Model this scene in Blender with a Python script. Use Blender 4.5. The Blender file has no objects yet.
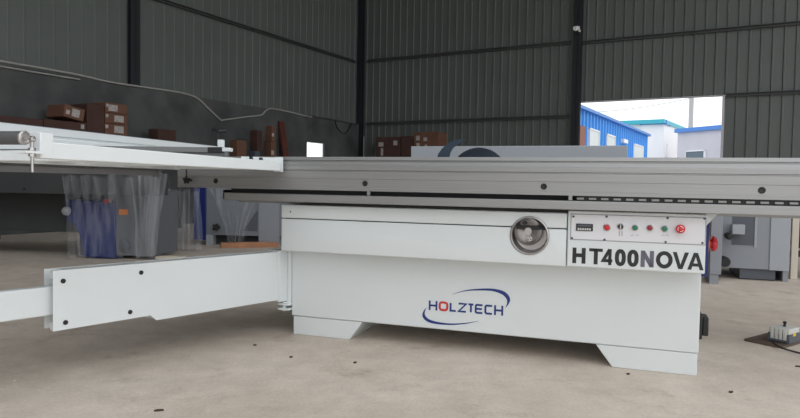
import bpy, math, random
import numpy as np
from mathutils import Vector, Matrix
random.seed(7)
C = bpy.context.scene.collection
# ------------------------------------------------------------------ camera model (solved from the photo's perspective)
F, PITCH, ROLL, YM, YW, YC, YA = 640.0, .0400, .0167, -.3349, -.5100, 1.3046, .8831
H = .88
cam0 = np.array([0, 0, H])
_c, _s = math.cos(PITCH), math.sin(PITCH)
fwd = np.array([0, _c, -_s]); _r = np.array([1., 0, 0]); _u = np.array([0, _s, _c])
rgt = _r*math.cos(ROLL)+_u*math.sin(ROLL); upv = -_r*math.sin(ROLL)+_u*math.cos(ROLL)
def ray(x, y): return fwd+(x-400)/F*rgt-(y-209)/F*upv
def onz(x, y, z=0.): d = ray(x, y); return cam0+d*((z-H)/d[2])
def dp(x, y, d): return cam0+ray(x, y)*d
ex = np.array([math.cos(YM), math.sin(YM), 0]); ey = np.array([-math.sin(YM), math.cos(YM), 0])
O = onz(293, 334, 0)
def toM(q): q = q-O; return np.array([q@ex, q@ey, q[2]])
def face(x, y, yy):                      # point on the machine plane y=yy, in machine coordinates
    d = ray(x, y); t = (yy-(cam0-O)@ey)/(d@ey); return toM(cam0+d*t)
def sidep(x, y, xx):
    d = ray(x, y); t = (xx-(cam0-O)@ex)/(d@ex); return toM(cam0+d*t)
bx = np.array([math.cos(YW), math.sin(YW), 0]); by = np.array([-math.sin(YW), math.cos(YW), 0])
_d = ray(359, 124.3); K = cam0+_d*((2.55-H)/_d[2]); K[2] = 0
def bw(x, y, off=0.):                    # back wall: (s along wall, z)
    d = ray(x, y); t = ((K-cam0)@by-off)/(d@by); q = cam0+d*t; return (q-K)@bx, q[2]
def lw(x, y, off=0.):                    # left wall: (s towards the camera, z)
    d = ray(x, y); t = ((K-cam0)@bx+off)/(d@bx); q = cam0+d*t; return -(q-K)@by, q[2]
# ------------------------------------------------------------------ materials
def mat(name, col, rough=.5, metal=0., noise=0., scale=8., bump=0., col2=None, coat=0., emit=None, spec=None):
    m = bpy.data.materials.new(name); m.use_nodes = True
    nt = m.node_tree; b = nt.nodes['Principled BSDF']
    b.inputs['Base Color'].default_value = (*col, 1); b.inputs['Roughness'].default_value = rough; b.inputs['Metallic'].default_value = metal
    if spec is not None: b.inputs['Specular IOR Level'].default_value = spec
    if coat: b.inputs['Coat Weight'].default_value = coat; b.inputs['Coat Roughness'].default_value = .15
    if emit: b.inputs['Emission Color'].default_value = (*emit[0], 1); b.inputs['Emission Strength'].default_value = emit[1]
    if noise or col2 or bump:
        tc = nt.nodes.new('ShaderNodeTexCoord'); n = nt.nodes.new('ShaderNodeTexNoise')
        n.inputs['Scale'].default_value = scale; n.inputs['Detail'].default_value = 6
        nt.links.new(tc.outputs['Object'], n.inputs['Vector'])
        r = nt.nodes.new('ShaderNodeValToRGB')
        c2 = col2 or tuple(min(1, c*(1+noise)) for c in col); c1 = col if col2 else tuple(c*(1-noise) for c in col)
        r.color_ramp.elements[0].color = (*c1, 1); r.color_ramp.elements[1].color = (*c2, 1)
        r.color_ramp.elements[0].position = .3; r.color_ramp.elements[1].position = .7
        nt.links.new(n.outputs['Fac'], r.inputs['Fac']); nt.links.new(r.outputs['Color'], b.inputs['Base Color'])
        if bump:
            bp = nt.nodes.new('ShaderNodeBump'); bp.inputs['Strength'].default_value = bump; bp.inputs['Distance'].default_value = .01
            nt.links.new(n.outputs['Fac'], bp.inputs['Height']); nt.links.new(bp.outputs['Normal'], b.inputs['Normal'])
    return m
def brushed(name, col, rough, metal=.75):
    m = mat(name, col, rough, metal); nt = m.node_tree; b = nt.nodes['Principled BSDF']
    tc = nt.nodes.new('ShaderNodeTexCoord'); mp = nt.nodes.new('ShaderNodeMapping'); mp.inputs['Scale'].default_value = (.8, 60, 60)
    n = nt.nodes.new('ShaderNodeTexNoise'); n.inputs['Scale'].default_value = 3; n.inputs['Detail'].default_value = 4
    r = nt.nodes.new('ShaderNodeValToRGB'); r.color_ramp.elements[0].color = (*[c*.86 for c in col], 1); r.color_ramp.elements[1].color = (*[min(1, c*1.12) for c in col], 1)
    nt.links.new(tc.outputs['Object'], mp.inputs['Vector']); nt.links.new(mp.outputs['Vector'], n.inputs['Vector'])
    nt.links.new(n.outputs['Fac'], r.inputs['Fac']); nt.links.new(r.outputs['Color'], b.inputs['Base Color'])
    return m
M = dict(
 white=mat('white_powder_coat', (.76, .80, .81), .38, noise=.015, scale=3, coat=.15),
 white2=mat('white_paint', (.83, .87, .88), .4),
 alu=brushed('brushed_aluminium', (.37, .37, .37), .40, .6),
 alu_b=brushed('light_aluminium', (.30, .30, .30), .45, .4),
 alu_d=brushed('dull_aluminium', (.22, .225, .23), .5, .5),
 steel=mat('polished_steel', (.55, .53, .52), .33, 1., noise=.05, scale=20),
 steel_m=mat('satin_steel', (.55, .53, .52), .38, .9),
 blade=mat('blade_steel', (.07, .09, .12), .22, .9),
 knife=mat('dark_blue_steel', (.03, .05, .075), .4, .1),
 black=mat('black_plastic', (.012, .012, .013), .4),
 dark=mat('dark_rubber', (.02, .02, .021), .7),
 greys2=mat('mid_grey_paint', (.20, .215, .235), .55), gap2=mat('grey_roller_rubber', (.11, .112, .115), .6), greys=mat('shop_grey_paint', (.13, .14, .155), .6),
 gap=mat('dark_slot', (.03, .03, .032), .8),
 red=mat('red_plastic', (.62, .02, .03), .3, coat=.3), dred=mat('dark_red_plastic', (.35, .01, .03), .3, coat=.3),
 green=mat('green_plastic', (.01, .20, .10), .3, coat=.3), orange=mat('orange_plastic', (.85, .25, .03), .4),
 yellow=mat('yellow_plastic', (.85, .6, .03), .4),
 plate=mat('control_plate', (.80, .80, .83), .35), display=mat('display_glass', (.03, .035, .04), .15),
 ink=mat('black_lettering', (.025, .025, .027), .5), inkg=mat('grey_lettering', (.15, .145, .19), .5),
 navy=mat('navy_print', (.015, .04, .21), .45), redp=mat('red_print', (.62, .04, .05), .45),
 blue=mat('blue_paint', (.010, .022, .15), .4), greyp=mat('grey_paint', (.27, .285, .315), .5, noise=.03, scale=4),
 greyl=mat('light_grey_paint', (.36, .38, .41), .5), greyd=mat('dark_grey_paint', (.09, .1, .12), .5),
 dgrey=mat('charcoal_paint', (.045, .048, .05), .6, noise=.1, scale=3),
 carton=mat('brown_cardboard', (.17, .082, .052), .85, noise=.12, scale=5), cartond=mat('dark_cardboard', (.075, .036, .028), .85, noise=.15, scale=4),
 paper=mat('paper_label', (.45, .42, .40), .7, noise=.35, scale=40),
 redwood=mat('red_brown_board', (.13, .035, .025), .7, noise=.2, scale=6),
 wood=mat('plank_wood', (.36, .17, .09), .7, noise=.2, scale=6),
 ply=mat('stained_plywood', (.11, .075, .055), .7, noise=.3, scale=9),
 girt=mat('girt_steel', (.075, .08, .082), .6), col=mat('column_steel', (.016, .018, .024), .6), 
 pipe=mat('grey_conduit', (.42, .41, .39), .5), roofm=mat('roof_sheet', (.12, .13, .13), .7),
 obl=mat('blue_cladding', (.07, .34, .85), .5), owhite=mat('white_render', (.92, .92, .93), .8), ogrey=mat('grey_render', (.62, .60, .63), .85, noise=.05, scale=1),
 oteal=mat('teal_roof_edge', (.05, .45, .55), .5), obluer=mat('blue_roof_edge', (.08, .25, .65), .5), oglass=mat('far_window', (.10, .15, .18), .15), brick=mat('red_brick', (.30, .13, .09), .8),
 owin=mat('white_window', (.78, .82, .8), .3), opole=mat('pole_grey', (.42, .43, .45), .6), yard=mat('yard_concrete', (.45, .43, .40), .9, noise=.08, scale=.6),
 filmblue=mat('blue_film', (.03, .22, .45), .4), ivory=mat('ivory_plastic', (.62, .62, .58), .4), cream=mat('cream_post', (.62, .56, .47), .6),
)
# walls
M['panel'] = mat('green_grey_cladding', (.125, .141, .132), .5, noise=.06, scale=1.2)
def masonry():
    m = mat('cement_render', (.055, .058, .06), .95, bump=.6, col2=(.12, .122, .122), scale=1.6)
    return m
M['masonry'] = masonry()
def floor_mat():
    m = bpy.data.materials.new('worn_concrete'); m.use_nodes = True; nt = m.node_tree; b = nt.nodes['Principled BSDF']; L = nt.links.new
    tc = nt.nodes.new('ShaderNodeTexCoord')
    def noise(sc, det, rg=.6):
        n = nt.nodes.new('ShaderNodeTexNoise'); n.inputs['Scale'].default_value = sc; n.inputs['Detail'].default_value = det; n.inputs['Roughness'].default_value = rg
        L(tc.outputs['Object'], n.inputs['Vector']); return n
    def ramp(src, a, b_, c1, c2):
        r = nt.nodes.new('ShaderNodeValToRGB'); r.color_ramp.elements[0].position = a; r.color_ramp.elements[1].position = b_
        r.color_ramp.elements[0].color = (*c1, 1); r.color_ramp.elements[1].color = (*c2, 1); L(src, r.inputs['Fac']); return r
    def mix(kind, f, a, b_):
        x = nt.nodes.new('ShaderNodeMixRGB'); x.blend_type = kind; x.inputs[0].default_value = f; L(a, x.inputs[1]); L(b_, x.inputs[2]); return x
    base = ramp(noise(.9, 8).outputs['Fac'], .3, .7, (.57, .485, .41), (.72, .64, .555))
    mid = ramp(noise(6, 10, .7).outputs['Fac'], .35, .68, (.87, .86, .85), (1.06, 1.06, 1.06))
    fine = ramp(noise(70, 4, .7).outputs['Fac'], .3, .7, (.88, .88, .88), (1.08, 1.08, 1.08))
    x = mix('MULTIPLY', 1, base.outputs[0], mid.outputs[0]); x = mix('MULTIPLY', 1, x.outputs[0], fine.outputs[0])
    stain = ramp(noise(2.3, 12, .75).outputs['Fac'], .56, .66, (1, 1, 1), (.80, .77, .74)); x = mix('MULTIPLY', 1, x.outputs[0], stain.outputs[0])
    v = nt.nodes.new('ShaderNodeTexVoronoi'); v.feature = 'DISTANCE_TO_EDGE'; v.inputs['Scale'].default_value = .55
    wn = noise(1.5, 6); va = nt.nodes.new('ShaderNodeVectorMath'); va.operation = 'SCALE'; va.inputs['Scale'].default_value = .9
    L(wn.outputs['Color'], va.inputs[0]); vb = nt.nodes.new('ShaderNodeVectorMath'); L(tc.outputs['Object'], vb.inputs[0]); L(va.outputs[0], vb.inputs[1]); L(vb.outputs[0], v.inputs['Vector'])
    cr = ramp(v.outputs['Distance'], .001, .005, (.72, .7, .68), (1, 1, 1)); x = mix('MULTIPLY', .35, x.outputs[0], cr.outputs[0])
    L(x.outputs[0], b.inputs['Base Color']); b.inputs['Roughness'].default_value = .72; b.inputs['Specular IOR Level'].default_value = .35
    bp = nt.nodes.new('ShaderNodeBump'); bp.inputs['Strength'].default_value = .35; bp.inputs['Distance'].default_value = .004
    L(noise(25, 8).outputs['Fac'], bp.inputs['Height']); L(bp.outputs[0], b.inputs['Normal'])
    return m
M['floor'] = floor_mat()
def film_mat(name, fac, col=(.62, .64, .68)):
    m = bpy.data.materials.new(name); m.use_nodes = True; nt = m.node_tree; b = nt.nodes['Principled BSDF']; L = nt.links.new
    b.inputs['Base Color'].default_value = (*col, 1); b.inputs['Roughness'].default_value = .25
    t = nt.nodes.new('ShaderNodeBsdfTransparent'); mx = nt.nodes.new('ShaderNodeMixShader')
    tc = nt.nodes.new('ShaderNodeTexCoord'); mp = nt.nodes.new('ShaderNodeMapping'); mp.inputs['Scale'].default_value = (9, 9, 1.2)
    n = nt.nodes.new('ShaderNodeTexNoise'); n.inputs['Scale'].default_value = 2; n.inputs['Detail'].default_value = 5
    r = nt.nodes.new('ShaderNodeMapRange'); r.inputs[1].default_value = .35; r.inputs[2].default_value = .7; r.inputs[3].default_value = fac*.4; r.inputs[4].default_value = min(1, fac*1.9)
    L(tc.outputs['Object'], mp.inputs[0]); L(mp.outputs[0], n.inputs['Vector']); L(n.outputs['Fac'], r.inputs[0]); L(r.outputs[0], mx.inputs[0])
    L(t.outputs[0], mx.inputs[1]); L(b.outputs[0], mx.inputs[2]); L(mx.outputs[0], nt.nodes['Material Output'].inputs[0])
    return m
M['film'] = film_mat('plastic_film', .12)
# ------------------------------------------------------------------ mesh helpers
class MB:
    def __init__(s): s.v = []; s.f = []; s.mi = []
    def add(s, vs, fs, mi=0):
        n = len(s.v); s.v += [tuple(float(c) for c in p) for p in vs]; s.f += [tuple(i+n for i in f) for f in fs]; s.mi += [mi]*len(fs); return s
    def box(s, x0, x1, y0, y1, z0, z1, mi=0):
        vs = [(x, y, z) for z in (z0, z1) for y in (y0, y1) for x in (x0, x1)]
        return s.add(vs, [(0, 2, 3, 1), (4, 5, 7, 6), (0, 1, 5, 4), (2, 6, 7, 3), (0, 4, 6, 2), (1, 3, 7, 5)], mi)
    def prism(s, poly, a, b, fn, mi=0):      # poly of 2D points, extruded between a and b; fn(u,v,t)->xyz
        n = len(poly); vs = [fn(u, v, a) for u, v in poly]+[fn(u, v, b) for u, v in poly]
        return s.add(vs, [tuple(range(n)), tuple(range(2*n-1, n-1, -1))]+[(i, i+n, (i+1) % n+n, (i+1) % n) for i in range(n)], mi)
    def cyl(s, p0, p1, r0, r1=None, n=20, mi=0, caps=True):
        r1 = r0 if r1 is None else r1; p0 = Vector(p0); p1 = Vector(p1); d = (p1-p0).normalized()
        a = d.orthogonal().normalized(); b = d.cross(a); vs = []
        for p, r in ((p0, r0), (p1, r1)):
            for i in range(n): t = 2*math.pi*i/n; vs.append(p+a*(r*math.cos(t))+b*(r*math.sin(t)))
        fs = [(i, (i+1) % n, (i+1) % n+n, i+n) for i in range(n)]
        if caps: fs += [tuple(range(n-1, -1, -1)), tuple(range(n, 2*n))]
        return s.add(vs, fs, mi)
    def lathe(s, c, ax, prof, n=32, mi=0):    # prof: (radius, height along axis)
        c = Vector(c); d = Vector(ax).normalized(); a = d.orthogonal().normalized(); b = d.cross(a); vs = []; fs = []
        for r, h in prof:
            for i in range(n): t = 2*math.pi*i/n; vs.append(c+d*h+a*(r*math.cos(t))+b*(r*math.sin(t)))
        for k in range(len(prof)-1):
            for i in range(n): j = (i+1) % n; fs.append((k*n+i, k*n+j, (k+1)*n+j, (k+1)*n+i))
        return s.add(vs, fs, mi)
    def tube(s, pts, r, n=10, mi=0):
        pts = [Vector(p) for p in pts]; N = len(pts); vs = []; fs = []; up = None
        for i, p in enumerate(pts):
            d = (pts[min(i+1, N-1)]-pts[max(i-1, 0)]).normalized()
            if up is None: up = d.orthogonal().normalized()
            a = (up-d*up.dot(d)).normalized(); up = a; b = d.cross(a)
            for k in range(n): t = 2*math.pi*k/n; vs.append(p+a*(r*math.cos(t))+b*(r*math.sin(t)))
        for i in range(N-1):
            for k in range(n): j = (k+1) % n; fs.append((i*n+k, i*n+j, (i+1)*n+j, (i+1)*n+k))
        fs += [tuple(range(n-1, -1, -1)), tuple(range((N-1)*n, N*n))]
        return s.add(vs, fs, mi)
    def build(s, name, mats, parent=None, bevel=0., smooth=False, label=None, seg=2):
        me = bpy.data.meshes.new(name); me.from_pydata(s.v, [], s.f); 
        for m in (mats if isinstance(mats, (list, tuple)) else [mats]): me.materials.append(m)
        me.polygons.foreach_set('material_index', s.mi); me.update()
        import bmesh
        bm = bmesh.new(); bm.from_mesh(me); bmesh.ops.recalc_face_normals(bm, faces=bm.faces); bm.to_mesh(me); bm.free()
        o = bpy.data.objects.new(name, me); C.objects.link(o)
        if parent: o.parent = parent
        if bevel:
            b = o.modifiers.new('bevel', 'BEVEL'); b.width = bevel; b.segments = seg; b.limit_method = 'ANGLE'; b.angle_limit = math.radians(40)
        if smooth or bevel:
            me.polygons.foreach_set('use_smooth', [True]*len(me.polygons)); me.set_sharp_from_angle(angle=math.radians(35))
        if label: o['label'] = label
        return o
def cut(o, cutter):                          # apply a boolean once, then remove the cutter
    m = o.modifiers.new('b', 'BOOLEAN'); m.object = cutter; m.solver = 'EXACT'; m.operation = 'DIFFERENCE'
    bpy.context.view_layer.update(); dg = bpy.context.evaluated_depsgraph_get()
    me = bpy.data.meshes.new_from_object(o.evaluated_get(dg)); o.modifiers.clear(); o.data = me
    me.polygons.foreach_set('use_smooth', [True]*len(me.polygons)); me.set_sharp_from_angle(angle=math.radians(35))
    return o
def empty(name, loc, rz, label=None, cat=None, group=None, parent=None):
    o = bpy.data.objects.new(name, None); C.objects.link(o); o.location = loc; o.rotation_euler = (0, 0, rz)
    return tag(o, label, cat, group)
def tag(o, label=None, cat=None, group=None, kind=None):
    if label: o['label'] = label
    if cat: o['category'] = cat
    if group: o['group'] = group
    if kind: o['kind'] = kind
    return o
def catmull(P, n=8):
    P = [np.array(p, float) for p in P]; Q = [2*P[0]-P[1]]+P+[2*P[-1]-P[-2]]; out = []
    for i in range(1, len(Q)-2):
        for k in range(n):
            t = k/n; a, b, c, d = Q[i-1], Q[i], Q[i+1], Q[i+2]
            out.append(.5*((2*b)+(c-a)*t+(2*a-5*b+4*c-d)*t*t+(3*b-a-3*c+d)*t**3))
    out.append(P[-1]); return out
def stroke(mb, pts, ws, fn, closed=False, mi=0):   # thick 2D line -> quads
    pts = [np.array(p, float) for p in pts]; n = len(pts); ws = ws if hasattr(ws, '__len__') else [ws]*n; L = []; R = []
    for i in range(n):
        if closed: a, b = pts[i]-pts[i-1], pts[(i+1) % n]-pts[i]
        else: a = pts[i]-pts[i-1] if i else pts[1]-pts[0]; b = pts[i+1]-pts[i] if i < n-1 else pts[-1]-pts[-2]
        a = a/np.linalg.norm(a); b = b/np.linalg.norm(b); na = np.array([-a[1], a[0]]); nb = np.array([-b[1], b[0]])
        m = (na+nb)/max(.4, 1+na@nb); L.append(pts[i]+m*ws[i]/2); R.append(pts[i]-m*ws[i]/2)
    vs = [fn(*p) for p in L]+[fn(*p) for p in R]; k = n if closed else n-1
    mb.add(vs, [(i, (i+1) % n, (i+1) % n+n, i+n) for i in range(k)], mi)
def ell(cx, cy, rx, ry, n=28, p=1.): 
    o = []
    for i in range(n):
        t = 2*math.pi*i/n; c, s = math.cos(t), math.sin(t)
        o.append((cx+rx*math.copysign(abs(c)**p, c), cy+ry*math.copysign(abs(s)**p, s)))
    return o
# ------------------------------------------------------------------ the setting
RD = 10.4; HALLH = 8.0
def wallframe(name, ang): 
    pass
# local frames: back wall: x=s, y=into wall, z ; left wall: x = -s, y = ... use explicit functions
def Wb(s, n, z): q = K+bx*s-by*n; return (q[0], q[1], z)       # n = distance into the room
def Wl(s, n, z): q = K-by*s+bx*n; return (q[0], q[1], z)
def corr(mb, W, s0, s1, z0, z1, sp, rw=.05, dep=.026, th=.06):
    pr = [(s0, 0.)]; k = math.ceil(s0/sp)
    while k*sp+rw < s1:
        a = k*sp
        if a > s0+.001: pr += [(a, 0), (a+rw*.3, dep), (a+rw*.7, dep), (a+rw, 0)]
        k += 1
    pr.append((s1, 0.)); n = len(pr)
    vs = [W(s, d, z0) for s, d in pr]+[W(s, d, z1) for s, d in pr]
    mb.add(vs, [(i, i+1, i+1+n, i+n) for i in range(n-1)])
    c = [(s0, -th), (s1, -th), (s1, -.002), (s0, -.002)]
    mb.prism(c, z0, z1, lambda u, v, t: W(u, v, t))
sO1, _ = bw(579, 100); sO2, _ = bw(722.5, 96); _, zO = bw(650, 99.2)
sC, _ = bw(576.5, 100); 
mb = MB(); SP = .212
corr(mb, Wb, 0, sO1, 0, HALLH, SP); corr(mb, Wb, sO1, sO2, zO, HALLH, SP); corr(mb, Wb, sO2, 22, 0, HALLH, SP)
tag(mb.build('wall_back', M['panel']), kind='structure')
ZM = 2.55
mb = MB(); corr(mb, Wl, 0, 25, ZM, HALLH, .245, rw=.035, dep=.011)
w = mb.build('wall_left', M['panel']); tag(w, kind='structure')
# masonry dado with a small window hole
sa, za = lw(307, 142, .1); sb, _ = lw(324.5, 142, .1); zb = lw(315, 160, .1)[1]; s1_, s0_ = max(sa, sb), min(sa, sb); zt = lw(315, 142.2, .1)[1]
mb = MB()
for (a, b, c, d) in ((0, s0_, 0, ZM), (s1_, 25, 0, ZM), (s0_, s1_, 0, zb-.25), (s0_, s1_, zt, ZM)):
    mb.prism([(a, .10), (b, .10), (b, .025), (a, .025)], c, d, lambda u, v, t: Wl(u, v, t))
tag(mb.build('wall_left_masonry', M['masonry']), kind='structure').name = 'wall_left.001'
mb = MB()
for (a, b, c, d) in ((s0_, s0_+.02, zb-.25, zt), (s1_-.02, s1_, zb-.25, zt), (s0_, s1_, zt-.02, zt), (s0_, s1_, zb-.25, zb-.22)):
    mb.prism([(a, .06), (b, .06), (b, .03), (a, .03)], c, d, lambda u, v, t: Wl(u, v, t))
tag(mb.build('window_1', M['owhite']), kind='structure')
# door opening frame
mb = MB(); mb.prism([(sO2, .03), (sO2+.05, .03), (sO2+.05, -.12), (sO2, -.12)], 0, zO, lambda u, v, t: Wb(u, v, t))
mb.prism([(sO1, .03), (sO2+.07, .03), (sO2+.07, -.12), (sO1, -.12)], zO, zO+.015, lambda u, v, t: Wb(u, v, t))
tag(mb.build('door_1', M['ogrey']), kind='structure')
# unseen roof, its slanted edge shaped to shade the left; then floor
mb = MB(); mb.prism([(-.3, -.3), (18.5, -.3), (18.5, .6), (-.3, 24.5)], HALLH, HALLH+.1, lambda u, v, t: Wb(u, v, t))
tag(mb.build('shade_roof', M['roofm']), kind='structure')
mb = MB(); mb.prism([(-.3, 24.6), (9.5, 24.6), (9.5, 24.7), (-.3, 24.7)], 0, HALLH, lambda u, v, t: Wb(u, v, t)); tag(mb.build('shade_wall', M['panel']), kind='structure')  # unseen wall added behind the camera to block sky and darken the left
mb = MB(); mb.prism([(-.3, -.15), (40, -.15), (40, 26), (-.3, 26)], -.1, 0, lambda u, v, t: Wb(u, v, t))
tag(mb.build('floor', M['floor']), kind='structure')
mb = MB(); mb.prism([(-60, -.16), (90, -.16), (90, -110), (-60, -110)], -.15, -.03, lambda u, v, t: Wb(u, v, t))
tag(mb.build('yard_ground', M['yard']), kind='structure')
# columns (H sections) and girts
def hcol(W, s, n0, w, d, z0, z1, name):
    m = MB(); t = .02
    for (a, b, c, e) in ((s-w/2, s+w/2, n0, n0+t), (s-w/2, s+w/2, n0+d-t, n0+d), (s-t/2, s+t/2, n0, n0+d)):
        m.prism([(a, c), (b, c), (b, e), (a, e)], z0, z1, lambda u, v, q: W(u, v, q))
    return tag(m.build(name, M['col']), kind='structure')
hcol(Wb, sC+.02, .03, .19, .11, 0, HALLH, 'trim_1')
hcol(Wb, .10, .03, .15, .14, 0, HALLH, 'trim_2')
sL, _ = lw(131.5, 60); hcol(Wl, sL, .03, .20, .08, ZM+.02, HALLH, 'trim_3')
def girt(W, a, b, z, name, d=.07, h=.07):
    m = MB(); m.prism([(.024, z-h/2), (d+.03, z-h/2), (d+.03, z-h/2+.012), (.036, z-h/2+.012), (.036, z+h/2-.012), (d+.03, z+h/2-.012), (d+.03, z+h/2), (.024, z+h/2)], a, b, lambda u, v, t: W(t, u, v))
    return tag(m.build(name, M['girt']), kind='structure')
zg1 = bw(366, 63)[1]; zg1b = bw(700, 32.5)[1]
girt(Wb, .28, sC-.15, (zg1+bw(577, 41)[1])/2, 'trim_4'); girt(Wb, sC+.12, 22, zg1b, 'trim_5')
girt(Wb, .28, sC-.15, bw(450, 121)[1], 'trim_6'); girt(Wb, sO2+.08, 22, bw(780, 94)[1]+.02, 'trim_7')
girt(Wl, .3, 25, lw(300, 45)[1], 'trim_8', h=.06)
# ------------------------------------------------------------------ the panel saw
saw = empty('panel_saw', tuple(O), YM, 'white sliding table panel saw in front, with model lettering and round logo', 'panel saw')
mb = MB(); mb.box(-.012, 2.133, 0, .80, .107, .76); cab = mb.build('cabinet', M['white'], saw, bevel=.006)
for x0, x1, x2, nm in ((0, .352, .43, 1), (2.129, 1.751, 1.672, 2)):
    m = MB(); m.prism([(x0, 0), (x1, 0), (x2, .105), (x0, .105)], .004, .78, lambda u, v, t: (u, t, v)); m.build('foot', M['white'], saw, bevel=.003)
# foot seam shadow strip is real: a narrow gap; fascia pieces
YF = -.12
cutc = MB().cyl((1.353, YF-.05, .637), (1.353, -.035, .637), .0885, n=64).build('cutter', M['steel'])
cutc.parent = saw
lo = MB().box(-.016, 1.529, YF, -.001, .494, .673).build('fascia', M['white'], saw, bevel=.007, seg=3)
hi = MB().box(-.016, 1.529, YF, -.001, .678, .752).build('fascia_top', M['white'], saw, bevel=.007, seg=3)
cut(lo, cutc); cut(hi, cutc); bpy.data.objects.remove(cutc)
MB().cyl((.042, YF-.001, .713), (.042, YF+.01, .713), .0045, n=12).build('bolt', M['black'], saw)
MB().box(.0, 1.52, -.10, -.005, .665, .685).build('fascia_backing', M['gap'], saw)
# handwheel recess and wheel
dish = MB().lathe((1.353, YF, .637), (0, 1, 0), [(.0935, .001), (.0935, -.004), (.0885, -.006), (.0855, -.003), (.083, .03), (.076, .065), (.0, .068)], n=56).build('recess_dish', M['steel_m'], saw, smooth=True)
hw = MB().lathe((1.3445, YF+.012, .656), (0, 1, 0), [(.0, .0), (.018, .0), (.024, .012), (.05, .03), (.058, .022), (.062, .004), (.066, -.002), (.0685, .004), (.068, .014), (.06, .034), (.0, .045)], n=56).build('handwheel', M['steel'], saw, smooth=True)
MB().lathe((1.331, YF+.005, .700), (0, -1, 0), [(.0, .03), (.008, .03), (.011, .024), (.010, .012), (.007, 0), (.0, 0)], n=20).build('grip_knob', M['black'], hw, smooth=True)
hub = MB().lathe((1.353, YF+.015, .622), (0, -1, 0), [(.0, .010), (.014, .010), (.017, .005), (.017, 0)], n=28)
MB().lathe((1.353, YF-.0005, .637), (0, -1, 0), [(.0925, 0), (.0925, .002), (.095, .002), (.095, 0)], n=56).build('rim_seal', M['dark'], dish)
hb = hub.build('hub', M['steel_m'], hw, smooth=True)
m = MB()
for k in range(3): a = math.radians(90+120*k); m.cyl((1.353+.008*math.cos(a), YF+.0045, .622+.008*math.sin(a)), (1.353+.008*math.cos(a), YF+.006, .622+.008*math.sin(a)), .003, n=10)
m.build('screw', M['black'], hw)
# control box
cb = MB().box(1.533, 2.133, YF-.006, -.001, .497, .765).build('control_box', M['white'], saw, bevel=.006, seg=3)
MB().prism([(2.128, .766), (2.185, .766), (2.128, .70)], -.07, -.05, lambda u, v, t: (u, t, v)).build('gusset', M['white'], cb)
YP = YF-.006
def fp(x, y, yy=None): return face(x, y, YP if yy is None else yy)
a = fp(572, 215); b = fp(705.6, 217.6); c = fp(704.4, 244.4); d = fp(570.4, 239)
px0, px1 = (a[0]+d[0])/2, (b[0]+c[0])/2; pz1, pz0 = (a[2]+b[2])/2, (c[2]+d[2])/2
MB().box(px0, px1, YP-.003, YP+.002, pz0, pz1).build('control_plate', M['plate'], cb, bevel=.0015)
MB().box(px0-.004, px1+.004, YP-.0012, YP+.002, pz0-.004, pz1+.004).build('plate_border', M['greyl'], cb)
for sx, sy in ((606.6, 216.6), (667.6, 218), (704.4, 218.6), (604.4, 239.6), (665.6, 242), (702.4, 243), (573.5, 216.5), (572, 238)):
    q = fp(sx, sy); MB().lathe((q[0], YP-.003, q[2]), (0, -1, 0), [(.0, .004), (.004, .0035), (.0055, 0)], n=14).build('screw', M['greyd'], cb, smooth=True)
def button(x, y, mm, r=.011, h=.014, ring=None, name='push_button'):
    q = fp(x, y); mb = MB()
    mb.lathe((q[0], YP-.003, q[2]), (0, -1, 0), [(r*1.35, 0), (r*1.35, .004), (r*1.05, .006)], n=28, mi=1)
    mb.lathe((q[0], YP-.003, q[2]), (0, -1, 0), [(r, .004), (r, h), (r*.85, h+.002), (0, h+.003)], n=28, mi=0)
    o = mb.build(name, [mm, ring or M['steel_m']], cb, smooth=True); return o, q
o, q = button(607, 227.2, M['red'], .013, .013); o['label'] = 'red pilot light beside the counter'
o, q = button(620.6, 226.5, M['black'], .011, .010, name='selector_switch'); o['label'] = 'black selector switch'
MB().box(q[0]-.0025, q[0]+.0025, YP-.022, YP-.012, q[2]-.010, q[2]+.010).build('selector_lever', M['steel'], cb)
o, q = button(635.2, 227.6, M['green']); o['label'] = 'green start button nearer the selector'
o, q = button(650, 227.8, M['dred']); o['label'] = 'dark red stop button'
o, q = button(664.6, 228.6, M['green']); o['label'] = 'green start button nearer the emergency stop'
q = fp(680, 228.6); m = MB()
m.lathe((q[0], YP-.003, q[2]), (0, -1, 0), [(.014, 0), (.014, .012), (.013, .016), (.019, .018), (.0205, .024), (.018, .031), (.010, .034), (0, .034)], n=36)
es = m.build('emergency_stop', M['red'], cb, smooth=True, label='large red mushroom emergency stop button')
m = MB(); 
for k in range(3):
    a0 = math.radians(120*k+20); stroke(m, [(q[0]+.0115*math.cos(a0+t*.35), q[2]+.0115*math.sin(a0+t*.35)) for t in range(5)], .0025, lambda u, v: (u, YP-.0368, v))
m.build('arrow_marks', M['white2'], cb)
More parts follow.
